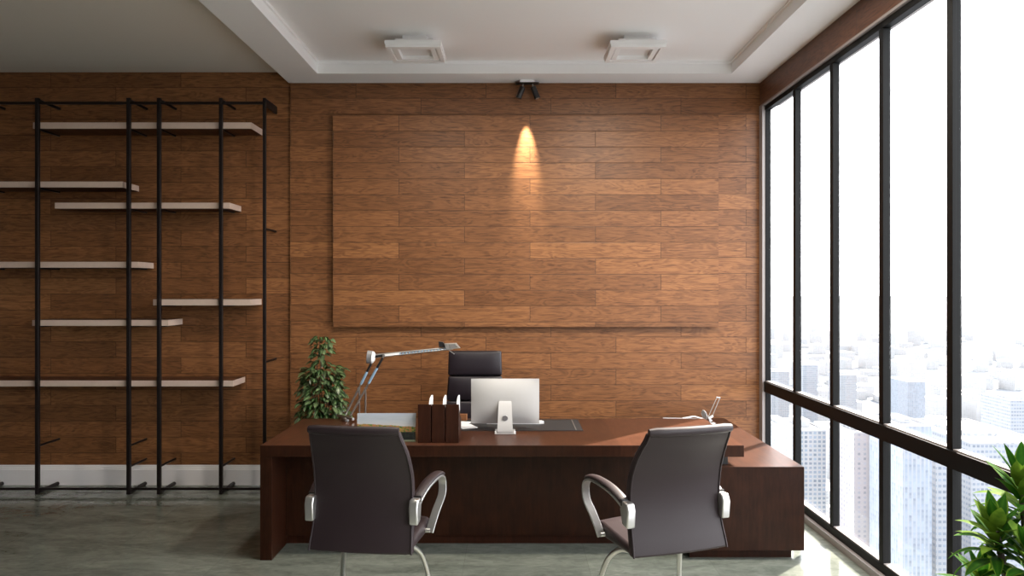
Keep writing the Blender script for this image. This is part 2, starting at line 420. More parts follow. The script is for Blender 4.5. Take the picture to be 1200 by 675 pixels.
sl = ['topmost pale wooden shelf board on the steel frame, full width',
      'second highest pale shelf board, running out of the left edge of the frame',
      'third highest pale shelf board, below the one that starts at the left edge',
      'pale shelf board at mid height running out of the left edge, fourth from top',
      'short pale shelf board at the right end of the steel frame, fifth from top',
      'pale shelf board just below and left of the short right-hand one',
      'lowest pale shelf board, long, running out of the left edge']
for (x0, x1, zb, zt), lab in zip(SH, sl):
    o = MB().box(x0+.002, x1-.002, YP+.021, YL-.004, zb, zt).build('shelf_board', M['shelf_wood'])
    MB().box(x0, x1, YP+.018, YP+.021, zb, zt).add(*(lambda q: (q.v, q.f))(MB().box(x1-.002, x1, YP+.021, YL-.004, zb, zt))).build('edge_band', M['shelf'], o)
    tag(o, lab, 'shelf', 'pale shelf boards on the steel frame')

# ------------------------------------------------------------------ desk
DY = 4.831; DB = 5.828
dk = thing('executive_desk', 'wide dark red mahogany executive desk with thick top, in front of the wood wall', 'desk', (0, DY, 0))
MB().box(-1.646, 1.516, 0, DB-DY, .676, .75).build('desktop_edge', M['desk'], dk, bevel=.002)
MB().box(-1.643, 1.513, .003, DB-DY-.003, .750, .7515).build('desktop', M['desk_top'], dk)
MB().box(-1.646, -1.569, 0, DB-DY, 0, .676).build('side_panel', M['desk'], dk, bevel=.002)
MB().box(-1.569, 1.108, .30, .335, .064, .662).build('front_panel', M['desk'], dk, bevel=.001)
MB().box(-1.569, 1.108, .325, .360, 0, .064).build('plinth', M['file'], dk)
MB().box(-1.569, 1.40, .31, .90, .662, .676).build('subframe', M['file'], dk)
MB().box(1.16, 1.43, .07, .92, .6125, .662).build('spacer', M['black'], dk)
cb = thing('side_cabinet', 'low dark mahogany side cabinet under the right end of the desk by the windows', 'cabinet', (1.505, DY, 0))
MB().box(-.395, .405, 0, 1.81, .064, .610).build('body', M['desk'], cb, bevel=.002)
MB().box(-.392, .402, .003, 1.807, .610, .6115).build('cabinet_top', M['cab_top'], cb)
MB().box(-.33, .343, .06, 1.75, 0, .064).build('plinth', M['file'], cb)

# ------------------------------------------------------------------ things on the desk
TZ = .7515
m = thing('desk_pad', 'flat charcoal desk pad lying under the silver computer', 'desk pad', (.02, 5.32, TZ))
MB().box(-.47, .4925, 0, .44, 0, .004).build('pad', M['mat'], m, bevel=.001)
MB().box(.440, .447, .006, .434, .004, .0055).build('stitched_strip', M['pot'], m)
MB().box(-.47, .4925, .0, .004, .004, .0052).build('front_edge', M['black'], m)

# all-in-one computer seen from behind
ic = thing('desktop_computer', 'silver all-in-one desktop computer seen from behind on the charcoal pad', 'computer', (-.049, 5.19, TZ))
def shell(u, v):
    x = (u-.5)*.490; z = .054 + v*.322
    k = max(0, 1-(2*abs(u-.5))**2.6) * max(0, 1-(2*abs(v-.5))**2.6)
    return Vector((x, .128 - .042*k, z))
b = MB(); b.grid(shell, 24, 18)
n0 = 25; fr = [shell(0, 0), shell(1, 0), shell(1, 1), shell(0, 1)]
edge = [i for i in range(25)] + [25*j+24 for j in range(1, 19)] + [25*18+i for i in range(23, -1, -1)] + [25*j for j in range(17, 0, -1)]
nv = len(b.v); b.v += [(b.v[i][0], .134, b.v[i][2]) for i in edge]; L_ = len(edge)
b.f += [(edge[i], edge[(i+1) % L_], nv+(i+1) % L_, nv+i) for i in range(L_)]; b.f.append(tuple(nv+i for i in range(L_)))
b.build('back_shell', M['imac'], ic, smooth=50)
MB().box(-.243, .243, .134, .137, .057, .373).build('screen', M['black'], ic)
st = MB(); n = 12
prof = [(.010, .006), (.000, .012), (.008, .06), (.030, .12), (.062, .190), (.086, .222), (.100, .232)]
pp = smoothpath([(0, a, z) for a, z in prof], 3)
lo = []
for i, p in enumerate(pp):
    tt = i/(len(pp)-1); hw = .060 - .018*min(1, tt*1.1)
    lo.append((hw, p))
vs = []; fs = []
for hw, p in lo: vs += [(-hw, p.y, p.z), (hw, p.y, p.z), (hw, p.y+.010, p.z-.002), (-hw, p.y+.010, p.z-.002)]
for i in range(len(lo)-1):
    for j in range(4): fs.append((i*4+j, i*4+(j+1) % 4, (i+1)*4+(j+1) % 4, (i+1)*4+j))
fs += [(3, 2, 1, 0), tuple(range(len(lo)*4-4, len(lo)*4))]
MB().add(vs, fs).build('stand', M['imac'], ic, smooth=40)
MB().box(-.072, .072, 0, .165, 0, .008).build('foot', M['imac'], ic, bevel=.003)
MB().cyl((0, .011, .112), (0, .022, .115), .020, 28).build('port_cover', M['imac_dark'], ic, smooth=40)
for s in (-1, 1): MB().cyl((s*.068, .012, 0), (s*.068, .012, .022), .006, 12).build('foot_clip', M['key'], ic, smooth=40)

kb = thing('keyboard', 'white slim keyboard on the pad, end showing right of the computer', 'keyboard', (.025, 5.57, TZ+.004))
MB().prism([(0, 0), (.115, 0), (.115, .005), (0, .018)], 'x', -.215, .215).build('case', M['key'], kb, bevel=.002)
kk = MB()
for r in range(5):
    for c in range(14): kk.box(-.205+c*.0295, -.179+c*.0295, .008+r*.0205, .025+r*.0205, .012-r*.002, .0195-r*.0026)
o = kk.build('keys', M['paper'], kb)

# papers
pa = MB(); Mx = Matrix.Translation((-.335, 5.47, TZ+.0042)) @ Matrix.Rotation(R(24), 4, 'Z'); pa.box(-.060, .060, -.085, .085, 0, .0008, Mx)
tag(pa.build('paper_sheet', M['paper']), 'white paper sheet lying turned on the pad left of the computer', 'paper', 'papers on the desk pad')
pa = MB(); Mx = Matrix.Translation((-.375, 5.60, TZ+.0055)) @ Matrix.Rotation(R(-14), 4, 'Z'); pa.box(-.055, .055, -.07, .07, 0, .0008, Mx)
tag(pa.build('paper_sheet', M['paper']), 'white paper sheet half hidden behind the brown file boxes', 'paper', 'papers on the desk pad')
nb = MB(); nb.box(-.052, .036, -.022, .022, 0, .048, Matrix.Translation((-.385, 5.73, TZ+.0045)) @ Matrix.Rotation(R(-8), 4, 'Z'))
tag(nb.build('card_box', M['tan'], bevel=.002), 'small orange-brown card box beside the file boxes', 'box')

# magazine file boxes with folders
def file_box(label):
    t = thing('file_box', label, 'file box', (0, 0, 0), 0, 'brown file boxes on the desk')
    w, d, h, th = .0862, .235, .256, .006
    MB().box(-w/2, w/2, 0, th, 0, h).build('front_panel', M['file'], t, bevel=.0012)
    for s in (-1, 1):
        x0, x1 = (-w/2, -w/2+th) if s < 0 else (w/2-th, w/2)
        MB().prism([(th, 0), (d, 0), (d, .13), (d*.62, .15), (th+.03, h-.004), (th, h-.002)], 'x', x0, x1).build('side_panel', M['file'], t)
    MB().box(-w/2+th, w/2-th, d-th, d, 0, .13).build('back_panel', M['file'], t)
    MB().box(-w/2+th, w/2-th, th, d-th, 0, th).build('bottom_panel', M['file'], t)
    return t
fb0 = file_box('leftmost of the three brown wooden file boxes, beside the landscape picture')
labs = [None, 'middle one of the three brown wooden file boxes standing in a row', 'rightmost of the three brown wooden file boxes, nearest the computer']
fl = ['white folder standing up out of the leftmost brown file box', 'white folder standing up out of the middle brown file box', 'white folder standing up out of the rightmost file box, nearest the computer']
for i in range(3):
    o = fb0 if i == 0 else copy_tree(fb0)
    X = -.5815 + i*.0925; o.location = (X, 4.905, TZ)
    if i: o['label'] = labs[i]
    f = MB().prism([(4.945, TZ+.007), (5.118, TZ+.007), (5.118, TZ+.270), (5.105, TZ+.290), (4.99, TZ+.284), (4.945, TZ+.250)], 'x', X+.026, X+.036)
    tag(f.build('folder', M['paper'], bevel=.001), fl[i], 'folder', 'white folders in the brown file boxes')

# landscape picture
def picture_mat():
    t = NT('landscape_photograph'); o = t.sep(t.obj()); x, y, z = o
    sky = t.ramp(t.math('DIVIDE', z, .185), [(.35, (.48, .38, .32)), (.55, (.40, .39, .39)), (.8, (.29, .33, .38)), (1., (.33, .37, .42))])
    cl = t.noise(t.comb(t.math('MULTIPLY', x, 6.), 0., t.math('MULTIPLY', z, 40.)), 2., 4.)
    sky = t.mix(t.math('MULTIPLY', cl, .45), sky, (.50, .50, .51))
    ridge = t.noise(t.comb(t.math('MULTIPLY', x, 14.), 1., 0.), 1., 4.)
    slope = t.math('MULTIPLY', t.math('SUBTRACT', .195, x), .10)
    hz = t.math('ADD', t.math('ADD', .080, t.math('MULTIPLY', ridge, .036)), t.math('MULTIPLY', slope, .55))
    gn = t.noise(t.comb(t.math('MULTIPLY', x, 40.), 2., t.math('MULTIPLY', z, 70.)), 1.4, 5.)
    land = t.ramp(gn, [(.36, (.035, .07, .012)), (.45, (.12, .19, .03)), (.52, (.33, .15, .06))])
    water = t.ramp(gn, [(.4, (.006, .009, .008)), (.7, (.035, .04, .03))])
    mk = t.math('GREATER_THAN', z, hz); c = t.mix(mk, land, sky)
    mk2 = t.math('LESS_THAN', z, t.math('ADD', .058, t.math('MULTIPLY', gn, .012))); c = t.mix(mk2, c, water)
    mk3 = t.math('LESS_THAN', z, .012); c = t.mix(mk3, c, (.20, .22, .14))
    t.base(c); t.set(rough=.35); return t.m
pc = thing('landscape_picture', 'small landscape picture with pale sky and green fields standing on the desk', 'picture', (-.843, 4.945, TZ+.001))
pc.rotation_euler = (R(-9), 0, 0)
MB().box(-.197, .197, 0, .002, 0, .188).build('print', picture_mat(), pc)
MB().box(-.197, .197, .002, .009, 0, .188).build('backing_board', M['paper'], pc)
MB().prism([(.009, .13), (.012, .13), (.072, .0135), (.066, .0115)], 'x', -.03, .03).build('easel_back', M['black'], pc)

# jointed counterbalance lamp
LY = 5.72
lp = thing('desk_lamp', 'silver jointed counterweight desk lamp reaching over the left end of the desk', 'lamp', W(412, 492, LY))
ol = Vector(lp.location); P = lambda x, y, d=0: W(x, y, LY + d) - ol
lp.location.z = TZ; ol = Vector(lp.location)
zb = 0
ba = MB(); ba.sweep([P(396, 487, .06)+Vector((0, 0, 0)), P(414, 491.5, -.06)], [(-.012, -.008), (.012, -.008), (.012, .010), (-.012, .010)])
ba.build('base_bar', M['chrome'], lp, bevel=.002)
fm = MB()
q = P(405, 489); fm.cyl((q.x, q.y, 0), (q.x, q.y, q.z), .030, 24); fm.build('base', M['chrome'], lp, smooth=40, bevel=.003)
for a, b_ in (((405, 486), (420.6, 455)), ((410, 488.5), (428.8, 455))):
    MB().tube([P(*a), P(*b_)], .0085, 10).build('lower_arm', M['alu'], lp, smooth=50)
for x in (421, 428.3):
    a = P(x, 486, .02); MB().tube([Vector((a.x, a.y, .004)), P(x, 455)], .0070, 10).build('strut', M['chrome'], lp, smooth=50)
MB().box(P(418, 490).x, P(431, 490).x, .0, .05, 0, .012).build('strut_foot', M['chrome'], lp, bevel=.002)
for a, b_ in (((420.6, 455), (436, 424)), ((428.8, 455), (450, 416.5))):
    A = P(*a); B = P(*b_); c1 = A.lerp(B, .15); c2 = A.lerp(B, .62)
    MB().tube([A, B], .0075, 10).build('middle_arm', M['chrome'], lp, smooth=50)
    MB().tube([c1, c2], .0105, 10).build('arm_sleeve', M['bluish'], lp, smooth=50)
    MB().tube([c2, A.lerp(B, .93)], .0098, 10).build('arm_sleeve', M['black'], lp, smooth=50)
for p in ((420.6, 455), (428.8, 455), (450, 416.5)):
    a = P(*p); MB().cyl(a-Vector((0, .014, 0)), a+Vector((0, .014, 0)), .0105, 16).build('joint', M['alu'], lp, smooth=40)
# counterweight: dark drum with a pale curved cap
c = P(433.4, 418.5)
MB().sweep([c+Vector((-.022, 0, .002)), c+Vector((.020, 0, -.002))], [(.030*math.cos(2*PI*k/24), .050*math.sin(2*PI*k/24)) for k in range(24)], side=(0, 1, 0)).build('counterweight', M['imac_dark'], lp, smooth=40, bevel=.003)
MB().tube([c+Vector((.020, 0, -.002)), c+Vector((.030, 0, -.003)), c+Vector((.040, 0, -.004))], .047, 24, scale=[1, .92, .55]).build('counterweight_cap', M['white'], lp, smooth=60)
# truss arm
A = P(438, 417.5); B = P(531, 407.8); d = (B-A).normalized(); up = Vector((-d.z, 0, d.x))
tm = MB(); tm.tube([A+up*.010, B+up*.006], .0062, 8); tm.tube([A-up*.010, B-up*.007], .0062, 8)
tm.build('truss_arm', M['alu'], lp, smooth=50)
tb = MB(); n = 15
for i in range(n):
    a = A.lerp(B, .32+.60*i/n); b_ = A.lerp(B, .32+.60*(i+.5)/n); tb.tube([a-up*.009, b_+up*.008], .0068, 6)
tb.build('truss_lattice', M['bluish'], lp, smooth=50)
MB().sweep([A.lerp(B, .13), A.lerp(B, .33)], [(-.006, -.009), (.006, -.009), (.006, .009), (-.006, .009)], side=(0, 1, 0)).build('arm_sleeve', M['white'], lp, bevel=.002)
MB().sweep([A.lerp(B, .0), A.lerp(B, .11)], [(-.007, -.005), (.007, -.005), (.007, .011), (-.007, .011)], side=(0, 1, 0)).build('arm_block', M['black'], lp, bevel=.002)
h0 = P(522, 404); h1 = P(539.5, 407.5)
hd = MB(); hw = .028
hd.add([P(521, 402.5)+Vector((0, -hw, 0)), P(534.5, 402)+Vector((0, -hw, 0)), P(539.5, 407.8)+Vector((0, -hw, 0)), P(523, 409.4)+Vector((0, -hw, 0)),
        P(521, 402.5)+Vector((0, hw, 0)), P(534.5, 402)+Vector((0, hw, 0)), P(539.5, 407.8)+Vector((0, hw, 0)), P(523, 409.4)+Vector((0, hw, 0))],
       [(0, 1, 2, 3), (7, 6, 5, 4), (0, 4, 5, 1), (1, 5, 6, 2), (2, 6, 7, 3), (3, 7, 4, 0)])
head = hd.build('lamp_head', M['alu'], lp, bevel=.002)
MB().add([P(526, 403.3)+Vector((0, -.0285, 0)), P(533.6, 402.9)+Vector((0, -.0285, 0)), P(537, 406.9)+Vector((0, -.0285, 0)), P(527, 407.6)+Vector((0, -.0285, 0)),
          P(526, 403.3)+Vector((0, -.030, 0)), P(533.6, 402.9)+Vector((0, -.030, 0)), P(537, 406.9)+Vector((0, -.030, 0)), P(527, 407.6)+Vector((0, -.030, 0))],
         [(0, 1, 2, 3), (7, 6, 5, 4), (0, 4, 5, 1), (1, 5, 6, 2), (2, 6, 7, 3), (3, 7, 4, 0)]).build('reflector', M['pot'], head)
MB().prism([(P(514, 400).x, P(514, 400).z), (P(519, 400.6).x, P(519, 400.6).z), (P(524, 407).x, P(524, 407).z), (P(514.5, 407.5).x, P(518, 406.5).z)], 'y', -.014, .014).build('heat_fin', M['black'], lp, bevel=.002)
MB().tube([P(524, 409), P(532.6, 415)], .0030, 8).build('handle_rod', M['alu'], lp, smooth=50)

# second lamp folded down on the cabinet
FY = 6.36
f2 = thing('folded_lamp', 'small folded silver desk lamp on the side cabinet behind the right end of the desk', 'lamp', (W(832, 0, FY).x, FY, .6125))
of = Vector(f2.location); Q = lambda x, y, d=0: W(x, y, FY+d) - of
MB().lathe([(0, 0), (.050, 0), (.052, .006), (.044, .014), (.0, .018)], 24, (.0, 0, 0)).build('base', M['alu'], f2, smooth=40)
MB().sweep([Q(833, 493.8), Q(829.5, 490)+Vector((.01, 0, 0)), Q(835.5, 487)], [(-.016, -.014), (.016, -.014), (.016, .014), (-.016, .014)], side=(0, 1, 0), scale=[1.1, 1., .7]).build('leg_block', M['alu'], f2, bevel=.003)
e = Q(825.5, 486)
MB().sweep([e+Vector((-.004, -.012, 0)), e+Vector((.004, .012, 0))], [(.022*math.cos(2*PI*k/24), .042*math.sin(2*PI*k/24)) for k in range(24)], side=(1, 0, .35)).build('counterweight', M['alu'], f2, smooth=40, bevel=.002)
MB().tube([Q(829.7, 489), Q(840, 466)], .0035, 8).build('arm_rod', M['alu'], f2, smooth=50)
MB().tube([Q(834, 489), Q(843.7, 466)], .0035, 8).build('arm_rod', M['alu'], f2, smooth=50)
MB().tube([Q(839.5, 465.6), Q(844, 466.4)], .007, 8).build('arm_joint', M['chrome'], f2, smooth=50)
MB().tube([Q(777, 490.0), Q(826, 490.8)], .0050, 8).build('long_arm', M['alu'], f2, smooth=50)
MB().sweep(smoothpath([Q(800, 490), Q(806, 489.2), Q(813, 488), Q(819, 489.3), Q(824, 490.6)], 4), [(-.012, -.004), (.012, -.004), (.012, .005), (-.012, .005)], side=(0, 1, 0)).build('lamp_head', M['white'], f2, bevel=.001)

# ------------------------------------------------------------------ visitor chairs
def lerpk(keys, t):
    for (a, va), (b, vb) in zip(keys[:-1], keys[1:]):
        if t <= b:
            k = (t-a)/(b-a); k = k*k*(3-2*k) if False else k
            return va + (vb-va)*k
    return keys[-1][1]
def spline(keys, t):
    n = len(keys)
    for i in range(n-1):
        if t <= keys[i+1][0] or i == n-2:
            p1, p2 = keys[i][1], keys[i+1][1]; p0 = keys[max(i-1, 0)][1]; p3 = keys[min(i+2, n-1)][1]
            u = (t-keys[i][0])/(keys[i+1][0]-keys[i][0]); u = max(0, min(1, u))
            return .5*((2*p1)+(p2-p0)*u+(2*p0-5*p1+4*p2-p3)*u*u+(3*p1-p0-3*p2+p3)*u**3)
def visitor_chair(label, loc, rz):
    t = thing('visitor_chair', label, 'chair', loc, rz, 'leather visitor chairs in front of the desk')
    Z0, Z1 = .474, 1.090
    yk = [(Z0, .000), (.60, .038), (.72, .056), (.85, .042), (.97, -.012), (Z1, -.090)]
    wk = [(Z0, .268), (.60, .260), (.72, .258), (.85, .256), (.97, .246), (Z1, .226)]
    def pt(u, v, off):
        z = Z0 + v*(Z1-Z0); a = 2*u-1
        return Vector((a*spline(wk, z), spline(yk, z) + off + .020*a*a, z))
    T = .042
    def solid_(u0, u1, nu, nv, off0, off1):
        b = MB(); b.grid(lambda u, v: pt(u0+(u1-u0)*u, v, off0), nu, nv); nn = len(b.v)
        b.grid(lambda u, v: pt(u0+(u1-u0)*u, v, off1), nu, nv)
        ed = list(range(nu+1)) + [(nu+1)*j+nu for j in range(1, nv+1)] + [(nu+1)*nv+i for i in range(nu-1, -1, -1)] + [(nu+1)*j for j in range(nv-1, 0, -1)]
        b.f += [(ed[i], ed[(i+1) % len(ed)], nn+ed[(i+1) % len(ed)], nn+ed[i]) for i in range(len(ed))]
        return b
    bk = solid_(0, 1, 10, 16, 0, T).build('backrest', M['leather'], t, bevel=.011, seg=3, smooth=60)
    # piping seam down both rear edges and the rolled top
    for s in (.012, .988):
        MB().tube([pt(s, v/14, -.001) for v in range(15)], .0045, 8).build('piping', M['leather'], bk, smooth=60)
    MB().tube([pt(u/12, 1, .006)+Vector((0, 0, .004)) for u in range(13)], .024, 16, scale=[.75]+[1]*11+[.75]).build('rolled_top', M['leather'], bk, smooth=60)
    # seat
    def seat(u, v):
        a = 2*u-1; y = .03 + v*.475
        return Vector((a*.245, y, .515 + .030*v - .014*a*a - .030*max(0, (v-.85)/.15)**2))
    b = MB(); b.grid(seat, 10, 12); nn = len(b.v)
    b.grid(lambda u, v: seat(u, v) - Vector((0, 0, .078 - .038*(1-v))), 10, 12); nu, nv = 10, 12
    ed = list(range(nu+1)) + [(nu+1)*j+nu for j in range(1, nv+1)] + [(nu+1)*nv+i for i in range(nu-1, -1, -1)] + [(nu+1)*j for j in range(nv-1, 0, -1)]
    b.f += [(ed[i], ed[(i+1) % len(ed)], nn+ed[(i+1) % len(ed)], nn+ed[i]) for i in range(len(ed))]
    b.build('seat', M['leather'], t, bevel=.024, seg=4, smooth=60)
    for s in (-1, 1):
        x = s*.268; X_ = lambda y: s*(.268 + .13*max(0, y-.08))
        # flat metal band: rises from the rear bracket, turns at the front, drops to the seat
        band = smoothpath([(X_(y), y, z) for y, z in ((.070, .690), (.120, .718), (.20, .748), (.30, .766), (.385, .770), (.440, .752), (.462, .712), (.450, .650))] + [(s*.292, .418, .575), (s*.274, .388, .505), (s*.266, .376, .470)], 4)
        sec = [(-.021, -.006), (.021, -.006), (.021, .006), (-.021, .006)]
        am = MB().sweep(band, sec, side=(1, 0, 0)).build('armrest', M['alu'], t, bevel=.002, smooth=50)
        padp = smoothpath([(X_(y), y, z) for y, z in ((.100, .730), (.15, .752), (.23, .775), (.32, .786), (.395, .784), (.440, .768))], 4)
        n = 14
        MB().sweep(padp, [(.027*math.cos(2*PI*k/n), .013*math.sin(2*PI*k/n)) for k in range(n)], side=(1, 0, 0), scale=[.9]+[1]*(len(padp)-3)+[.95, .7]).build('arm_pad', M['leather'], am, smooth=60)
        MB().box(x-.025, x+.025, .088, .101, .712, .745).build('pad_end', M['black'], am, bevel=.002)
        MB().prism([(.036, .612), (.092, .622), (.112, .690), (.106, .738), (.044, .735), (.028, .700)], 'x', x-.023, x+.023).build('bracket', M['alu'], am, bevel=.008, seg=3, smooth=50)
        MB().cyl((x-s*.060, .105, .680), (x, .100, .680), .012, 14).build('bracket_pin', M['alu'], am, smooth=40)
        MB().cyl((x-s*.040, .380, .478), (x, .380, .478), .012, 14).build('bracket_pin', M['alu'], am, smooth=40)
        lg = smoothpath([(s*.155, .22, .428), (s*.185, .31, .412), (s*.215, .385, .350), (s*.238, .432, .240), (s*.248, .452, .120), (s*.250, .446, .050), (s*.250, .412, .020), (s*.250, .34, .0135), (s*.250, .10, .0135), (s*.250, -.08, .0135)], 6)
        MB().tube(lg, .0135, 14).build('leg', M['chrome'], t, smooth=60)
    MB().tube([(-.250, -.08, .0135), (.250, -.08, .0135)], .0135, 14).build('rear_crossbar', M['chrome'], t, smooth=60)
    MB().box(-.19, .19, .24, .42, .430, .462).build('seat_frame', M['black'], t, bevel=.004)
    return t
c1 = visitor_chair('dark brown leather chair with metal arms, left one before the desk', (-.755, 3.630, 0), R(-7.5))
c2 = copy_tree(c1); c2.location = (.842, 3.630, 0); c2.rotation_euler = (0, 0, R(18.5))
c2['label'] = 'dark brown leather chair with metal arms, right one before the desk, turned left'

# ------------------------------------------------------------------ executive chair behind the desk (faces the camera)
ex = thing('office_chair', 'high-backed black leather office chair behind the desk and computer', 'chair', (-.309, 6.16, 0), 0)
def cushion(z0, z1, w0, w1, y0, d, name):
    b = MB(); nu, nv = 8, 5
    def q(u, v, s):
        a = 2*u-1; w = w0+(w1-w0)*v; e = (1-abs(a)**6)*(1-abs(2*v-1)**4)
        return Vector((a*w, y0 - s*(.5*d) - s*.018*e + .02*a*a*0, z0+v*(z1-z0)))
    b.grid(lambda u, v: q(u, v, 1), nu, nv); nn = len(b.v); b.grid(lambda u, v: q(u, v, -1), nu, nv)
    ed = list(range(nu+1)) + [(nu+1)*j+nu for j in range(1, nv+1)] + [(nu+1)*nv+i for i in range(nu-1, -1, -1)] + [(nu+1)*j for j in range(nv-1, 0, -1)]
    b.f += [(ed[i], ed[(i+1) % len(ed)], nn+ed[(i+1) % len(ed)], nn+ed[i]) for i in range(len(ed))]
    return b.build(name, M['leather_b'], ex, bevel=.014, seg=3, smooth=60)
cushion(1.050, 1.254, .226, .220, .035, .05, 'headrest')
cushion(.840, 1.044, .240, .224, .045, .05, 'back_cushion')
cushion(.560, .834, .246, .240, .050, .05, 'back_cushion')
MB().box(-.215, .215, .07, .095, .50, 1.22).build('back_shell', M['black'], ex, bevel=.01)
sb = MB().box(-.25, .25, -.40, .06, .43, .52).build('seat', M['leather_b'], ex, bevel=.03, seg=4)
for s in (-1, 1):
    MB().tube(smoothpath([(s*.28, .05, .46), (s*.285, .03, .62), (s*.285, -.05, .655), (s*.285, -.22, .650), (s*.285, -.27, .60), (s*.27, -.22, .47)], 5), .013, 10).build('armrest', M['alu'], ex, smooth=60)
MB().cyl((0, -.17, .12), (0, -.17, .43), .028, 20).build('gas_column', M['chrome'], ex, smooth=40)
for k in range(5):
    a = R(18+72*k); e = Vector((.27*math.cos(a), -.17+.27*math.sin(a), .075))
    lg = MB().sweep([(0, -.17, .125), e], [(-.022, -.012), (.022, -.012), (.022, .012), (-.022, .012)], scale=[1, .6]).build('base_leg', M['chrome'], ex, bevel=.003)
    MB().cyl(e+Vector((-.012, 0, -.045)), e+Vector((.012, 0, -.045)), .030, 18).build('caster', M['black'], lg, smooth=40)

# ------------------------------------------------------------------ plants
def leafmesh(items, name, mat, parent):
    """items: list of (origin, direction, up, length, width, droop, rnd, nseg, shape)"""
    vs = []; fs = []; uvs = []
    for (o, d, up, L, w, droop, rnd, ns, shape) in items:
        d = d.normalized(); sd = d.cross(up)
        if sd.length < 1e-3: sd = Vector((1, 0, 0))
        sd.normalize(); nrm = sd.cross(d).normalized(); base = len(vs); p = Vector(o); step = L/ns; dd = d.copy()
        rings = []
        for i in range(ns+1):
            t = i/ns; ww = w*shape(t)
            fold = .22*ww
            n2 = sd.cross(dd).normalized()
            rings.append((p - sd*ww + n2*fold, p.copy(), p + sd*ww + n2*fold, t))
            dd = (dd + Vector((0, 0, -1))*droop/ns).normalized(); p = p + dd*step
        for a, b_, c_, t in rings: vs += [a, b_, c_]
        for i in range(ns):
            k = base+3*i
            fs += [(k, k+1, k+4, k+3), (k+1, k+2, k+5, k+4)]
            uvs += [(0, rnd), (.5, rnd), (.5, rnd), (0, rnd), (.5, rnd), (1, rnd), (1, rnd), (.5, rnd)]
    me = bpy.data.meshes.new(name); me.from_pydata([tuple(v) for v in vs], [], fs)
    u = me.uv_layers.new(name='UVMap'); u.data.foreach_set('uv', [c for q in uvs for c in q])
    me.materials.append(mat); me.polygons.foreach_set('use_smooth', [True]*len(me.polygons))
    o = bpy.data.objects.new(name, me); COL.objects.link(o); o.parent = parent
    return o
ovate = lambda t: max(.02, math.sin(PI*min(1, t**.8))**.8)
strap = lambda t: (.45+1.1*t if t < .35 else 1.0*(1-((t-.35)/.65)**1.8)*.84+.01)

rnd = random.Random(11)
fp = thing('potted_ficus', 'bushy small-leaved green plant behind the left end of the desk', 'plant', (-1.585, 6.17, 0))
MB().lathe([(0, 0), (.085, 0), (.115, .28), (.122, .30), (.110, .30), (.105, .27), (0, .27)], 28).build('planter', M['pot'], fp, smooth=40)
MB().lathe([(0, .272), (.10, .272), (.104, .266)], 20).build('soil', M['soil'], fp)
items = []; stm = MB()
def zr(z):   # crown radius by height
    return lerpk([(.62, .12), (.70, .205), (.80, .20), (.95, .165), (1.05, .17), (1.10, .185), (1.15, .10), (1.18, .055), (1.24, .075), (1.32, .085), (1.40, .05)], z)
twigs = []
for k in range(7):
    a = rnd.uniform(0, 2*PI); r = rnd.uniform(.03, .10); top = rnd.uniform(1.0, 1.2) if k else 1.36
    p = smoothpath([(0, 0, .26), (r*.4*math.cos(a), r*.4*math.sin(a), .6), (r*math.cos(a), r*math.sin(a), .9), (r*.8*math.cos(a)*(1 if k else .3), r*math.sin(a)*.4, top)], 4)
    stm.tube(p, .006, 7, scale=[1.3-.9*i/(len(p)-1) for i in range(len(p))]); twigs.append(p)
stm.build('stem', M['bark'], fp, smooth=60)
tries = 0
while len(items) < 760 and tries < 9000:
    tries += 1
    z = rnd.uniform(.60, 1.38)
    if rnd.random() > {True: 1, False: .24}[z < 1.12]: continue
    rr = zr(z); a = rnd.uniform(0, 2*PI); r = rr*rnd.uniform(.25, 1)**.6
    if .98 < z and r > .9*rr and rnd.random() < .5: continue
    x, y = r*math.cos(a), r*math.sin(a)
    o = Vector((x, y*.85, z)); d = Vector((math.cos(a)+rnd.uniform(-.7, .7), math.sin(a)*.9+rnd.uniform(-.6, .4)-.25, rnd.uniform(-.55, .35)))
    items.append((o, d, Vector((rnd.uniform(-.5, .5), rnd.uniform(-.7, 0), 1)), rnd.uniform(.055, .088), rnd.uniform(.015, .023), rnd.uniform(.4, 1.2), rnd.random()**2, 5, ovate))
leafmesh(items, 'foliage', M['ficus'], fp)

dp = thing('potted_dracaena', 'striped lime green dracaena plant by the window in the near right corner', 'plant', (1.79, 2.60, 0))
MB().lathe([(0, 0), (.15, 0), (.19, .34), (.20, .38), (.185, .38), (.178, .34), (0, .34)], 32).build('planter', M['pot'], dp, smooth=40)
MB().lathe([(0, .345), (.17, .345), (.176, .338)], 20).build('soil', M['soil'], dp)
items = []; rnd = random.Random(5)
def crown(c, n, L, w, zr_, base):
    c = Vector(c)
    for i in range(n):
        t = i/n; a = i*2.39996 + rnd.uniform(-.2, .2); el = R(6 + 66*t + rnd.uniform(-8, 8))
        o = c + Vector((0, 0, -zr_ + zr_*1.25*t)) + Vector((.012*math.cos(a), .012*math.sin(a), 0))
        d = Vector((math.cos(a)*math.cos(el), math.sin(a)*math.cos(el), math.sin(el)))
        items.append((o, d, Vector((0, 0, 1)), L*(1.05-.30*t)*rnd.uniform(.85, 1.1), w*rnd.uniform(.85, 1.15), rnd.uniform(.9, 1.7)*(1-.72*t), rnd.random(), 9, strap))
B = Vector(dp.location)
def DP(px, py, dY): return W(px, py, 2.60+dY) - B
crowns = [(DP(1167, 622, -.03), 34, .150, .028, .12), (DP(1197, 572, .05), 40, .18, .030, .18), (DP(1208, 650, -.12), 30, .16, .028, .12), (DP(1150, 680, .10), 30, .15, .026, .10)]
st = MB()
for i, (c, n, L, w, zz) in enumerate(crowns):
    crown(c, n, L, w, zz, B)
    b0 = Vector((c.x*.35, c.y*.5, .33))
    st.tube(smoothpath([b0, b0.lerp(c, .5)+Vector((.02, -.01, 0)), c], 5), .011, 10)
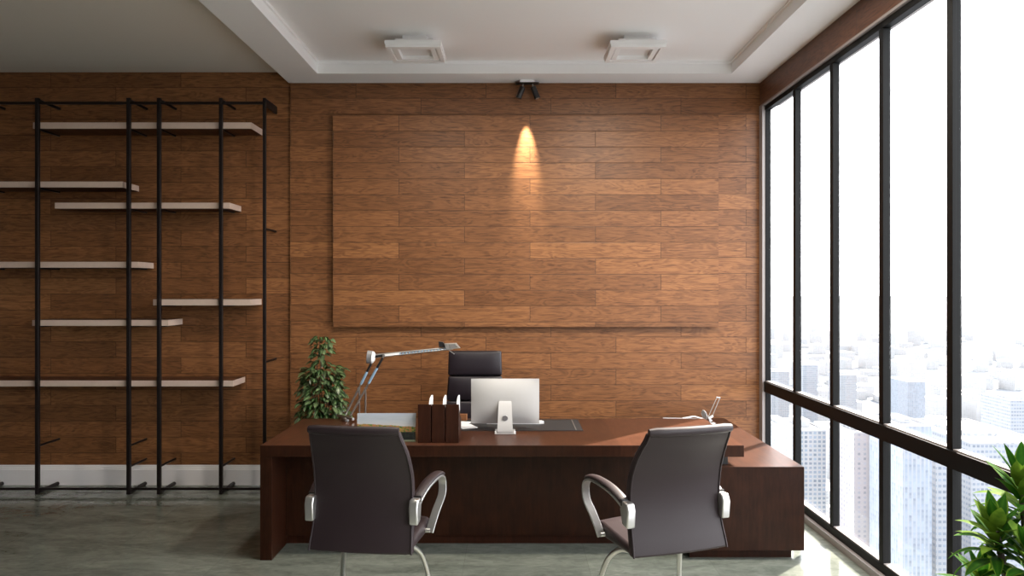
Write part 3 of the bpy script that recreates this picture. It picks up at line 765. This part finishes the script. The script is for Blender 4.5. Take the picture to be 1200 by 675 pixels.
st.build('stem', M['bark'], dp, smooth=60)
leafmesh(items, 'foliage', M['dracaena'], dp)

# ------------------------------------------------------------------ the city outside
GZ = -330
def facade(name, wall, glassc, fw, fh, gx=.62, gz=.55, ribs=False):
    t = NT(name); o = t.sep(t.obj()); h = t.math('ADD', o[0], o[1]); z = o[2]
    u = t.math('DIVIDE', h, fw); v = t.math('DIVIDE', z, fh)
    a = t.math('LESS_THAN', t.math('FRACT', u), gx); b = t.math('LESS_THAN', t.math('FRACT', v), gz)
    mk = a if ribs else t.math('MULTIPLY', a, b)
    r = t.white(t.comb(t.math('FLOOR', u), t.math('FLOOR', v), 1.))
    g = t.mix(r, tuple(x*.8 for x in glassc), tuple(min(1, x*1.25) for x in glassc))
    if ribs: g = t.mix(t.math('MULTIPLY', b, .35), g, wall)
    t.base(t.mix(mk, wall, g)); t.set(rough=.6, spec=.2); return t.m
FA = {
 'white': facade('white_tower_facade', (0.213, 0.217, 0.224), (0.116, 0.135, 0.169), 3.4, 3.3),
 'blue': facade('blue_glass_facade', (0.176, 0.191, 0.213), (0.131, 0.153, 0.191), 2.6, 3.6, .6, .6, True),
 'pink': facade('rose_tower_facade', (0.224, 0.210, 0.217), (0.164, 0.164, 0.187), 4.0, 3.4, .45, .5),
 'grid': facade('pale_grid_facade', (0.195, 0.206, 0.224), (0.124, 0.142, 0.176), 3.4, 4.4, .68, .45),
 'low': facade('haze_paled_low_facade', (0.270, 0.273, 0.281), (0.213, 0.221, 0.236), 6., 5., .5, .5)}  # walls and windows paled so the colour carries distance haze
def building(kind, px0, px1, pyt, Y, dep, label, crownh=.0, rz=0, group='towers outside the windows'):
    x0 = (px0-600)*Y/F; x1 = (px1-600)*Y/F; zt = EYE - (pyt-337.5)*Y/F
    t = thing('office_tower', label, 'building', ((x0+x1)/2, Y, GZ), rz, group)
    w = (x1-x0)/2; H = zt-GZ
    MB().box(-w, w, 0, dep, 0, H).build('tower_block', FA[kind], t)
    p = MB(); q = max(.6, w*.05); p.box(-w-.2, w+.2, -.2, q, H, H+1.2); p.box(-w-.2, w+.2, dep-q, dep+.2, H, H+1.2); p.box(-w-.2, -w+q, q, dep-q, H, H+1.2); p.box(w-q, w+.2, q, dep-q, H, H+1.2)
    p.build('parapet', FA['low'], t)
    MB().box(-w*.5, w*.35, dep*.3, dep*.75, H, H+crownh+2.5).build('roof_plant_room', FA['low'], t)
    return t
building('white', 939, 968, 505, 560, 50, 'white tower with small blue windows, seen just right of the desk cabinet', 3)
building('white', 912, 934, 500, 700, 50, 'narrow pale tower seen in the window bay next to the back wall', 2)
building('pink', 1001, 1023, 508, 520, 40, 'slim rose-white tower seen through the third window bay', 5)
building('white', 1025, 1033, 540, 600, 50, 'slender white block touching the right side of the rose-white tower', 2)
building('blue', 1058, 1092, 500, 470, 44, 'blue glass tower with vertical ribs seen in the fourth window bay', 0)
building('grid', 1097, 1113, 540, 545, 40, 'pale slab with gridded windows between the ribbed blue tower and a mullion', 1)
building('grid', 1138, 1230, 520, 600, 110, 'broad pale-blue office tower behind the dracaena plant', 1.)
building('blue', 1064, 1084, 448, 1300, 60, 'distant pale blue tower above the middle rail in the fourth bay', 2)
building('white', 985, 1004, 440, 1500, 60, 'distant pale tower above the middle rail in the third bay', 2)
building('grid', 941, 958, 428, 1620, 60, 'distant pale tower above the middle rail in the second bay', 2)
building('white', 905, 925, 436, 1800, 60, 'distant pale tower above the middle rail in the bay by the wall', 2)
building('grid', 1184, 1230, 470, 950, 60, 'distant pale tower at the right edge above the middle rail', 2)
rc = random.Random(3)
taken = [(o.location.x, o.location.y+25, 75) for o in bpy.data.objects if o.name.startswith('office_tower')]
n = 0
for k in range(3000):
    Y = 900*math.exp(rc.uniform(-.25, 1.75)); X = Y*rc.uniform(.33, .78); hh = rc.uniform(12, 70)*(1 if rc.random() < .8 else 1.7)
    wv, dv = rc.uniform(14, 42), rc.uniform(14, 42); rad = math.hypot(wv, dv)
    if any(math.hypot(X-a, Y-b) < rad + q for a, b, q in taken): continue
    taken.append((X, Y, rad)); n += 1
    t = thing('city_block', 'low haze-paled city block far below among many others outside the windows', 'building', (X, Y, GZ), rc.uniform(-.3, .3), 'low city blocks far below')
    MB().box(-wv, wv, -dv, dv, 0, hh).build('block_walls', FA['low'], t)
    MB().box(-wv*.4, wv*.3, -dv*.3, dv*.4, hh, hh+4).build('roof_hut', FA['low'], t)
    if n >= 150: break
def ground_mat():
    t = NT('city_ground_and_river'); o = t.sep(t.obj()); x, y, z = o
    n = t.noise(t.comb(t.math('MULTIPLY', x, .012), t.math('MULTIPLY', y, .008), 0.), 1., 10., .75)
    n2 = t.noise(t.comb(t.math('MULTIPLY', x, .0011), t.math('MULTIPLY', y, .0020), 3.), 1., 2.)
    c = t.ramp(n, [(.42, (.115, .128, .145)), (.50, (.145, .150, .160)), (.60, (.19, .19, .195))])
    river = t.math('LESS_THAN', t.math('ABSOLUTE', t.math('SUBTRACT', t.math('ADD', t.math('MULTIPLY', y, .001), t.math('MULTIPLY', n2, .5)), 1.35)), .20)
    c = t.mix(river, c, (.30, .30, .30)); t.base(c); t.set(rough=.9, spec=.1); return t.m
struct(MB().box(60, 30000, -3000, 30000, GZ-1, GZ).build('ground', ground_mat()))

# ------------------------------------------------------------------ light
w = bpy.data.worlds.new('overcast_bright_sky'); S.world = w; w.use_nodes = True
bg = w.node_tree.nodes['Background']; bg.inputs[0].default_value = (.94, .97, 1.0, 1); bg.inputs[1].default_value = 3.0
sd = bpy.data.lights.new('sun', 'SUN'); sd.energy = 9.5; sd.angle = R(.6); sd.color = (1., .90, .78)
so = bpy.data.objects.new('sun', sd); COL.objects.link(so)
el = R(37); dirv = Vector((-.724*math.cos(el), -.690*math.cos(el), -math.sin(el)))
so.rotation_euler = dirv.to_track_quat('-Z', 'Y').to_euler(); so.location = (20, 20, 20)
sl_ = bpy.data.lights.new('spot_beam', 'SPOT'); sl_.energy = 130; sl_.color = (1., .93, .76); sl_.spot_size = R(27); sl_.spot_blend = 1.; sl_.shadow_soft_size = .012
s_o = bpy.data.objects.new('spot_beam', sl_); COL.objects.link(s_o); s_o.location = (.128, 6.49, 3.455)
s_o.rotation_euler = (Vector((.128, 6.605, 2.96)) - Vector(s_o.location)).to_track_quat('-Z', 'Y').to_euler()

# ------------------------------------------------------------------ camera
cd = bpy.data.cameras.new('camera'); cd.lens = 26; cd.sensor_width = 36; cd.clip_end = 60000; cd.clip_start = .05
co = bpy.data.objects.new('camera', cd); COL.objects.link(co); co.location = (0, 0, EYE); co.rotation_euler = (R(90), 0, 0)
S.camera = co
S.view_settings.view_transform = 'Standard'; S.view_settings.look = 'None'; S.view_settings.gamma = 1
S.view_settings.use_curve_mapping = False; S.view_settings.exposure = 1.3
S.cycles.use_denoising = True; S.cycles.max_bounces = 14; S.cycles.diffuse_bounces = 8; S.cycles.transparent_max_bounces = 12
S.cycles.sample_clamp_indirect = 12; S.cycles.caustics_reflective = False; S.cycles.caustics_refractive = False
